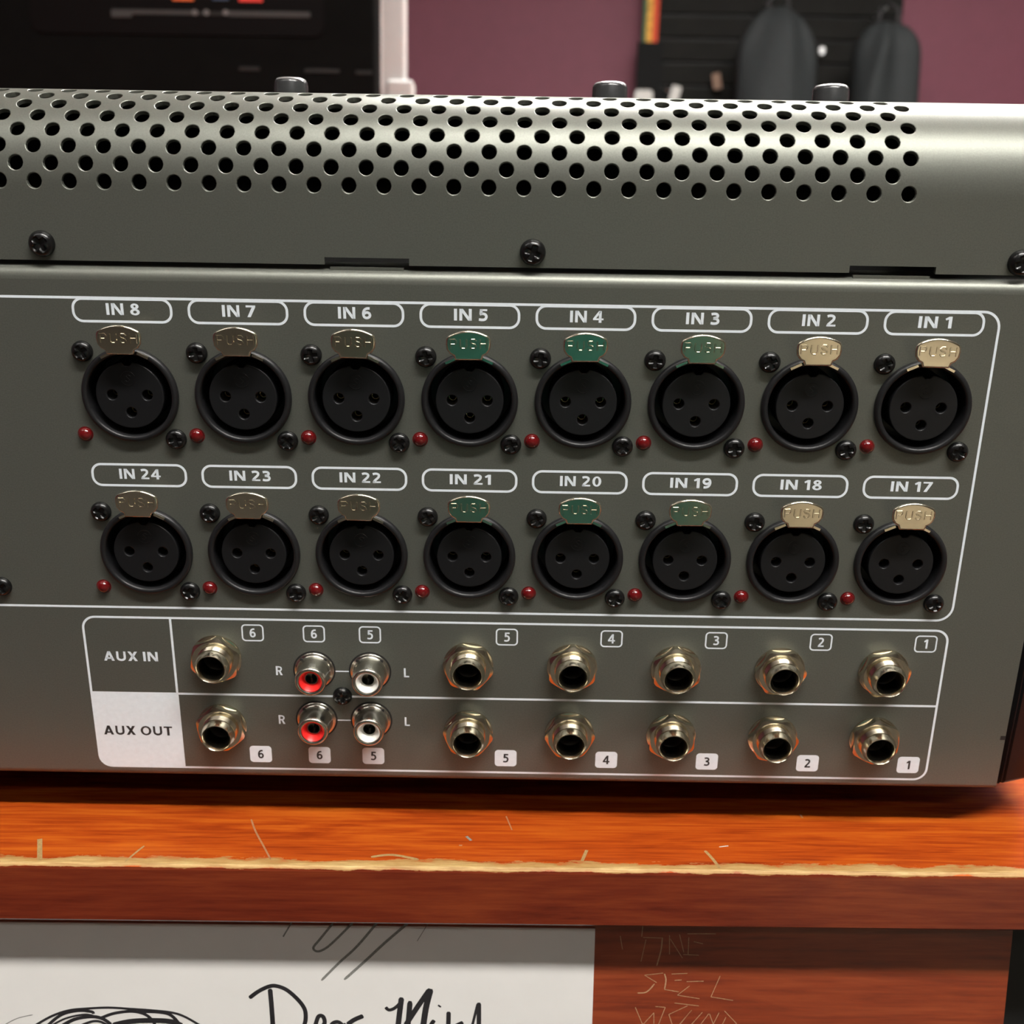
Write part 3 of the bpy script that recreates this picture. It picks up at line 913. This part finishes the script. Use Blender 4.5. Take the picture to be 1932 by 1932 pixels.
def patch(u0, u1, s0, s1, ns, us=None):
    us = us or [u0, u1]
    v = []; f = []
    for i in range(ns + 1):
        for u in us: v.append(cover(u, s0 + (s1 - s0) * i / ns))
    m = len(us)
    for i in range(ns):
        for k in range(m - 1): f.append((i * m + k, i * m + k + 1, (i + 1) * m + k + 1, (i + 1) * m + k))
    b.add(v, f)


for row in range(8):
    sc = SROW1 + row * RS
    ue = 88.34 if row % 2 == 0 else 88.34 - PITCH / 2
    for c in range(ncol):
        cell_at(ue - c * PITCH, sc)
    patch(ue + PITCH / 2, U1, sc - RS / 2, sc + RS / 2, 4, [ue + PITCH / 2 + (U1 - ue - PITCH / 2) * i / 4 for i in range(5)])
    ul = ue - (ncol - .5) * PITCH
    patch(U0, ul, sc - RS / 2, sc + RS / 2, 4)
sA, sB = SROW1 - RS / 2, SROW1 + 7.5 * RS
patch(U0, U1, sB, SEND, 8)
patch(U0, U1, SEND, SEND + 16, 2)
patch(U0, U1, 1.7, sA, 8)
# lower edge with two notches
NT = [(-48.8, -28.6), (76.5, 97.1)]
edges = [U0, NT[0][0], NT[0][1], NT[1][0], NT[1][1], U1]
for k in (0, 2, 4):
    patch(edges[k], edges[k + 1], 0.0, 1.7, 1)
    a, c = edges[k], edges[k + 1]
    b.add([cover(a, 0), cover(c, 0), cover(c, 0, 1.1), cover(a, 0, 1.1)], [(0, 1, 2, 3)])
    for e in (a, c): b.add([cover(e, 0), cover(e, 1.7), cover(e, 1.7, 1.1), cover(e, 0, 1.1)], [(0, 1, 2, 3)])
for k in (1, 3):
    a, c = edges[k], edges[k + 1]
    b.add([cover(a, 1.7), cover(c, 1.7), cover(c, 1.7, 1.1), cover(a, 1.7, 1.1)], [(0, 1, 2, 3)])
bm = bmesh.new()
me = b.mesh('top_cover', M['panel'], None, recalc=False)
bm.from_mesh(me); bmesh.ops.remove_doubles(bm, verts=bm.verts, dist=0.00001)
bmesh.ops.recalc_face_normals(bm, faces=bm.faces); bm.to_mesh(me); bm.free()
me.polygons.foreach_set('use_smooth', [True] * len(me.polygons))
yc, zc = -CV0 + S1, CW - CR


def skin_normal(p):
    y, z = p[1] / MM, p[2] / MM
    if y <= yc + 1e-4: return Vector((0, 0, 1)) if abs(z - CW) < .01 else None
    t = math.atan2(y - yc, z - zc)
    if t <= math.radians(100.01): return Vector((0, math.sin(t), math.cos(t))) if abs(math.hypot(y - yc, z - zc) - CR) < .02 else None
    t = math.radians(100); return Vector((0, math.sin(t), math.cos(t)))


SN = [skin_normal(v_.co) for v_ in me.vertices]
nl = [None] * len(me.loops)
for pol in me.polygons:
    ids = list(pol.loop_indices)
    on = all(SN[me.loops[l].vertex_index] is not None for l in ids)
    for l in ids:
        n_ = SN[me.loops[l].vertex_index] if on else None
        if n_ is not None and n_.dot(pol.normal) < 0: n_ = -n_
        nl[l] = n_ if n_ is not None else pol.normal.copy()
me.normals_split_custom_set(nl)
cover_o = link('top_cover', me, con, PAN, 'perforated rounded metal cover')
for u, v_ in ((-115.9, -18.3), (0.85, -18.1), (116.9, -17.4), (-232.0, -18.3)):
    screw(cover_o, u, v_, SCR_BIG, CW)

# --- chassis behind the sheet metal (world-oriented section)
pe = ORIG + (PAN.to_3x3() @ (Vector(cover(0, SEND)) * MM))
ps = ORIG + (PAN.to_3x3() @ (Vector(cover(0, SEND + 16)) * MM))
ZD = ps.z


def section(name, sec, x0, x1, mat, parent=con):
    n = len(sec)
    bb = MB(1)
    bb.add([(x0, y, z) for y, z in sec] + [(x1, y, z) for y, z in sec],
           [tuple(range(n)), tuple(range(2 * n - 1, n - 1, -1))] + [(i, (i + 1) % n, n + (i + 1) % n, n + i) for i in range(n)])
    return link(name, bb.mesh(name, mat), parent, RT)


section('chassis', [(0.050, LIFT + .0022), (0.034, LIFT + .03), (0.016, LIFT + .125), (0.024, LIFT + .150), (0.046, LIFT + .168), (0.062, ZD - .004), (0.158, ZD - .005), (0.468, 0.064), (0.468, LIFT + .0022)],
        U0 * MM + .001, U1 * MM - .001, M['inner'])
section('control_deck', [(ps.y - .0005, ZD - .0012), (ps.y - .0005, ZD + .0002), (0.16, ZD - 0.001), (0.475, 0.070), (0.475, LIFT + .0022), (0.472, LIFT + .0022), (0.472, 0.068), (0.16, ZD - .003)],
        U0 * MM, U1 * MM, M['panel'])
section('bottom_plate', [(0.036, LIFT + .0012), (0.475, LIFT + .0012), (0.475, LIFT + .0021), (0.036, LIFT + .0021)], U0 * MM, U1 * MM, M['inner'])
for x in (-0.27, 0.11):
    for y in (0.10, 0.44):
        f_ = MB().lathe([(9, 12.2), (8.6, 1.0), (7.8, 0.0), (0.01, 0.0)], 24).mesh('rubber_foot', M['rubber'])
        link('rubber_foot', f_, con, RT @ Matrix.Translation((x, y, 0)))


def knob(px, py, Y, R):
    p = at_y(px, py, Y)
    zb = ZD
    h = (p.z - zb) / MM
    k = MB().lathe([(R * 1.02, 0), (R, h * .5), (R * .97, h - 1.2), (R * .93, h - .45), (R * .8, h)], 40, cap1=True).mesh('knob', M['knob'], 50)
    o = link('knob', k, con, RT @ Matrix.Translation((p.x, Y, zb)), 'dark rotary knob with pale cap')
    c = MB().lathe([(R * .9, h - .3), (R * .82, h + .15), (R * .6, h + .3), (0.01, h + .3)], 40).mesh('knob_cap', M['knobcap'], 40)
    link('knob_cap', c, o)


knob(549, 151, 0.078, 5.1)
knob(1151, 159, 0.078, 5.4)
knob(1568, 164, 0.078, 5.5)

# --- moulded end cheeks: lofted plan outline that follows the undercut panel
def cheek(x_in, x_out, sgn):
    bb = MB(1)
    def py(z): return -(z - ORIG.z) * math.tan(BETA)       # y of panel face at height z
    levels = [(LIFT + z_, o_) for z_, o_ in ((0.0024, 0.002), (0.0036, 0.0008), (0.03, 0), (0.08, 0), (0.125, 0), (0.15, 0.002), (0.168, .010), (0.180, .022), (0.186, .040))]
    v = []; rings = []
    for z, off in levels:
        y0 = py(min(z, LIFT + 0.15)) + off
        zf = max(z, 0.0)
        yf = 0.475 if z < 0.06 else 0.475 - (z - 0.06) / (0.186 - 0.06) * 0.30
        w_ = x_out - x_in
        ring = [(x_in, y0 + .0016), (x_in + sgn * .0012, y0 + .0006), (x_in + sgn * .0020, y0 + .0016), (x_in + sgn * .0026, y0 + .0012),
                (x_in + sgn * abs(w_) * .55, y0 + .0055), (x_in + sgn * abs(w_) * .85, y0 + .0105), (x_out, y0 + .022), (x_out, yf), (x_in, yf)]
        rings.append([(x, y, zf) for x, y in ring])
    n = len(rings[0])
    for r in rings: v += r
    f = []
    for i in range(len(rings) - 1):
        for k in range(n): f.append((i * n + k, i * n + (k + 1) % n, (i + 1) * n + (k + 1) % n, (i + 1) * n + k))
    f += [tuple(range(n)), tuple((len(rings) - 1) * n + k for k in range(n))]
    bb.add(v, f)
    link('end_cheek', bb.mesh('end_cheek', M['cheek'], 35), con, RT, 'black moulded end cheek')


cheek(U1 * MM + .0006, U1 * MM + .022, 1)
cheek(U0 * MM - .0006, U0 * MM - .022, -1)

# ------------------------------------------------------------------ background
# black carton standing on the counter behind the console
BY = 0.95
c0 = at_y(-60, 300, BY); c1 = at_y(708, 100, BY)
bx0, bx1 = c0.x - .05, c1.x
bxc = (bx0 + bx1) / 2
box = empty('display_carton', (bxc, BY + .025, 0), 'large black carton with printed panel standing behind the console', 'box')
IB = Matrix.Translation((-bxc, -BY - .025, 0))
b = MB(1).cbox(bx0, bx1, BY, BY + .05, 0.0, 0.62, .003)
link('carton_body', b.mesh('carton_body', M['blackcard']), box, IB)


def plate(name, px0, py0, px1, py1, mat, d=0.001, r=None):
    a = at_y(px0, py1, BY); c = at_y(px1, py0, BY)
    bb = MB(1)
    if r:
        lp = rrect(a.x, c.x, a.z, c.z, r)
        bb.mesh_in(curve_mesh([lp], d / 2), Matrix(((1, 0, 0, 0), (0, 0, -1, BY - d / 2), (0, 1, 0, 0), (0, 0, 0, 1))))
    else:
        bb.box(a.x, c.x, BY - d, BY, a.z, c.z)
    return link(name, bb.mesh(name, mat), box, IB)


plate('printed_panel', 60, -200, 610, 62, M['blackgloss'], 0.002, 0.012)
plate('printed_line', 212, 21, 368, 27, M['greyprint'], 0.003)
plate('printed_line', 212, 24, 250, 33, M['greyprint'], 0.0032)
plate('printed_line', 432, 24, 586, 32, M['greyprint'], 0.003)
plate('printed_line', 368, 24, 432, 29, M['dimprint'], 0.003)
for x in (369, 391, 427): plate('printed_dot', x - 5, 20, x + 5, 30, M['paleprint'], 0.0034, 0.0025)
plate('printed_patch', 327, -14, 366, 2, M['orange'], 0.003)
plate('printed_patch', 402, -14, 432, 1, M['bluep'], 0.003)
plate('printed_patch', 452, -14, 496, 4, M['redp'], 0.003)
for x0, x1, y in ((452, 490, 130), (575, 640, 134), (672, 702, 137)): plate('printed_patch', x0, y - 3, x1, y + 3, M['dimprint'], 0.0015)

# white upright post beside the carton
a = at_y(708, 80, 1.08); c = at_y(765, 80, 1.08)
wp = empty('white_post', ((a.x + c.x) / 2, 1.09, 0), 'white upright post standing beside the black carton', 'post')
hw = (c.x - a.x) / 2
b = MB(1).cbox(-hw, hw, -.012, .012, 0.004, 0.9, .003)
b.cbox(-hw + .002, -hw + .008, -.014, -.011, 0.004, 0.9, .001)
link('upright', b.mesh('upright', M['whitepost']), wp)
zb = at_y(770, 152, 1.08).z
b = MB(1).cbox(-.004, hw + .009, -.016, .014, 0.004, zb, .003)
link('bracket', b.mesh('bracket', M['whitepost']), wp)
b = MB(1).cbox(-.07, .07, -.06, .06, 0.0, 0.006, .002)
link('base_plate', b.mesh('base_plate', M['whitepost']), wp)

# black slatwall panel on the purple wall
SY = RY1 - 0.03
s0 = at_y(1222, 100, SY); s1 = at_y(1704, 20, SY)
sl = empty('slatwall_display', ((s0.x + s1.x) / 2, RY1 - .005, RZ0 + .9), 'black slatwall display panel mounted on the purple wall', 'slatwall')
hw = (s1.x - s0.x) / 2
z_first = at_y(1450, 75, SY).z - sl.location.z
b = MB(1).box(-hw, hw, -.012, .004, 0.0, 1.6)
link('backboard', b.mesh('backboard', M['blackpaint']), sl)
SP = abs(at_y(1450, 30, SY).z - at_y(1450, 75, SY).z)
k0 = -int(z_first / SP)
me = MB(1).cbox(-hw, hw, -.026, -.012, 0.004, SP - .004, .003).mesh('slat', M['slat'])
k = k0
while z_first + (k + 1) * SP < 1.6:
    link('slat', me, sl, (0, 0, z_first + k * SP)); k += 1

# striped guitar strap with black end hanging in front of the slatwall's edge
TYs = SY - 0.05
pts = [(1226, -80), (1226, 0), (1222, 82)]
w0 = at_y(1226, 0, TYs)
st = empty('guitar_strap', (w0.x, TYs, at_y(1226, 260, TYs).z), 'guitar strap striped green, yellow and red, hanging by the slatwall', 'strap')
zt, zm, zb = (at_y(1226, y, TYs).z - st.location.z for y in (-160, 82, 260))
W = 0.046


def strip(name, x0, x1, z0, z1, mat, y0=-.003, y1=.003):
    bb = MB(1); n = 14; v = []; f = []
    for i in range(n + 1):
        z = z0 + (z1 - z0) * i / n; dx = 0.008 * (z / 0.5) ; dy = 0.006 * math.sin(z * 9)
        v += [(x0 + dx, y0 + dy, z), (x1 + dx, y0 + dy, z), (x1 + dx, y1 + dy, z), (x0 + dx, y1 + dy, z)]
    for i in range(n):
        for q in range(4): f.append((i * 4 + q, i * 4 + (q + 1) % 4, i * 4 + 4 + (q + 1) % 4, i * 4 + 4 + q))
    f += [(0, 1, 2, 3), tuple(n * 4 + q for q in (3, 2, 1, 0))]
    bb.add(v, f)
    link(name, bb.mesh(name, mat, 40), st)


strip('green_stripe', -W / 2, -W * .28, zm, zt, M['sgreen'])
strip('yellow_stripe', -W * .28, W * .14, zm, zt, M['syellow'], -.0034)
strip('red_stripe', W * .14, W / 2, zm, zt, M['sred'])
strip('leather_end', -.036, .040, zb, zm + .004, M['sblack'], -.004, .004)


# soft gig bags hanging from the slatwall
def bag(px0, px1, py_top, py_bot, Y, label, seed, lean, rnd_r, cap):
    rnd = random.Random(seed)
    a = at_y((px0 + px1) / 2, py_top, Y); l = at_y(px0, 150, Y); r = at_y(px1, 150, Y)
    hw = (r.x - l.x) / 2; zt = a.z; zb = at_y(966, py_bot, Y).z
    cx = (l.x + r.x) / 2
    root = empty('gig_bag', (cx, Y, zb), label, 'bag', 'soft bags hanging on the slatwall')
    H = zt - zb
    bb = MB(1); NZ, NA_ = 40, 64; v = []; f = []
    ph = [rnd.uniform(0, 6.28) for _ in range(4)]
    for i in range(NZ + 1):
        t = (i / NZ) ** 0.6
        z = H * t
        e = max(0.0, (z - (H - rnd_r)) / rnd_r)
        wd = hw * (1 - cap * e ** 2.6)
        if i == NZ: wd *= 0.8
        wd *= 1 - .25 * max(0.0, 1 - z / .05) ** 2
        dp = 0.06 * math.sqrt(max(0.02, 1 - e ** 2)) + 0.002
        for k in range(NA_):
            an = 2 * PI * k / NA_
            c_, s_ = math.cos(an), math.sin(an)
            x = math.copysign(abs(c_) ** 0.75, c_) * wd; y = math.copysign(abs(s_) ** 0.75, s_) * dp
            rad = (x - lean * .05) / (H - z + .10)          # folds fan out from the hanging point
            fold = 0.016 * math.sin(rad * 5.2 + ph[0]) * min(1, .35 + rad * rad) + 0.007 * math.sin(rad * 11 + ph[1])
            fold += 0.016 * math.exp(-((rad - lean + .5) / 0.10) ** 2) - 0.016 * math.exp(-((rad - lean + .25) / 0.10) ** 2)
            if s_ < 0: y -= fold * abs(s_) * min(1.0, 1.2 - e * .8)
            v.append((x + lean * .03 * (1 - t), y, z))
    for i in range(NZ):
        for k in range(NA_):
            k2 = (k + 1) % NA_
            f.append((i * NA_ + k, i * NA_ + k2, (i + 1) * NA_ + k2, (i + 1) * NA_ + k))
    f.append(tuple(range(NA_ - 1, -1, -1))); f.append(tuple(NZ * NA_ + k for k in range(NA_)))
    bb.add(v, f)
    link('bag_body', bb.mesh('bag_body', M['bag'], 60), root)
    h = MB(1).tube([(-.03, 0, H - .02), (-.025, 0, H + .04), (0, .02, H + .06), (.025, 0, H + .04), (.03, 0, H - .02)], .006, 8)
    link('carry_handle', h.mesh('carry_handle', M['bagdark'], 60), root)
    k = MB(1).tube([(0, 0.03, H + .050), (0, SY - .0268 - Y, H + .052)], .004, 8)
    link('hook', k.mesh('hook', M['steel'], 60), root)


bag(1386, 1536, 14, 560, SY - 0.20, 'charcoal soft bag hanging nearer the middle of the slatwall', 3, 0.5, .16, .72)
bag(1606, 1731, 44, 560, SY - 0.20, 'charcoal soft bag hanging over the edge of the slatwall', 11, 0.25, .10, .55)


# little tags hung on the slatwall
def hang_tag(px0, py0, px1, py1, mat, label, Y, tilt=0.0):
    a = at_y(px0, py1, Y); c = at_y(px1, py0, Y)
    o = empty('hang_tag', ((a.x + c.x) / 2, Y, a.z), label, 'tag')
    hw, H = (c.x - a.x) / 2, c.z - a.z
    bb = MB(1); bb.mesh_in(curve_mesh([rrect(-hw, hw, 0, H, min(hw, H) * .4)], .0015), Matrix(((1, 0, 0, 0), (0, 0, -1, 0), (0, 1, 0, 0), (0, 0, 0, 1))))
    t_ = link('card', bb.mesh('card', mat), o); t_.rotation_euler = (0, tilt, 0)
    k = MB(1).tube([(0, 0.001, H * .85), (0, SY - .0268 - Y, H * .95)], .003, 6)
    link('hook', k.mesh('hook', M['steel']), o)


hang_tag(1347, 138, 1364, 168, M['tan'], 'small tan tag hung on the slatwall', SY - .04, -.2)
hang_tag(1546, 89, 1556, 102, M['steel'], 'small shiny hook end between the bags', SY - .06)
hang_tag(1196, 170, 1232, 230, M['tag'], 'white card tag beside the leather strap end', SY - .08)
hang_tag(1250, 160, 1270, 230, M['tag'], 'narrow white card tag low on the slatwall', SY - .08, .25)

# ------------------------------------------------------------------ unseen tubs and cartons added so the polished tabs mirror teal and cream
M['teal'] = simple('teal_plastic', (0.015, 0.14, 0.115), 0.4, 0.0, 0.05, 20)
M['carton'] = simple('cream_carton', (0.72, 0.62, 0.45), 0.7, 0.0, 0.06, 20)


def tub(x, y, z, hx, hy, h, label):
    o = empty('reflection_tub', (x, y, z), label, 'storage tub', 'unseen teal tubs added for reflections')
    bb = MB(1); r0 = rrect(-hx * .92, hx * .92, -hy * .92, hy * .92, .04); r1 = rrect(-hx, hx, -hy, hy, .045); n = len(r0)
    bb.add([(*p, 0.0) for p in r0] + [(*p, h - .03) for p in r1], [tuple(range(n - 1, -1, -1))] + [(i, (i + 1) % n, n + (i + 1) % n, n + i) for i in range(n)])
    link('tub_body', bb.mesh('tub_body', M['teal'], 40), o)
    bb = MB(1); bb.mesh_in(curve_mesh([rrect(-hx - .012, hx + .012, -hy - .012, hy + .012, .05)], .011, .004), Matrix.Translation((0, 0, h - .015)))
    link('tub_lid', bb.mesh('tub_lid', M['teal'], 30, recalc=False), o)


def carton(x, y, z, hx, hy, h, label):
    o = empty('carton', (x, y, z), label, 'carton', 'unseen cream cartons added for reflections')
    link('carton_body', MB(1).cbox(-hx, hx, -hy, hy, 0, h, .004).mesh('carton_body', M['carton']), o)
    link('packing_tape', MB(1).box(-hx * .98, hx * .98, -.025, .025, h, h + .0006).mesh('packing_tape', M['tape']), o)


tub(0.10, -1.75, RZ0, .29, .22, .32, 'unseen teal tub added for tab reflections, standing on the floor')
tub(0.10, -1.75, RZ0 + .32, .29, .22, .32, 'unseen teal tub added for tab reflections, stacked on another tub')
carton(0.80, -1.75, RZ0, .36, .22, .25, 'unseen cream carton added for tab reflections, standing on the floor')
carton(0.56, -1.75, RZ0 + .251, .12, .20, .40, 'unseen cream carton added for tab reflections, stacked on another carton')
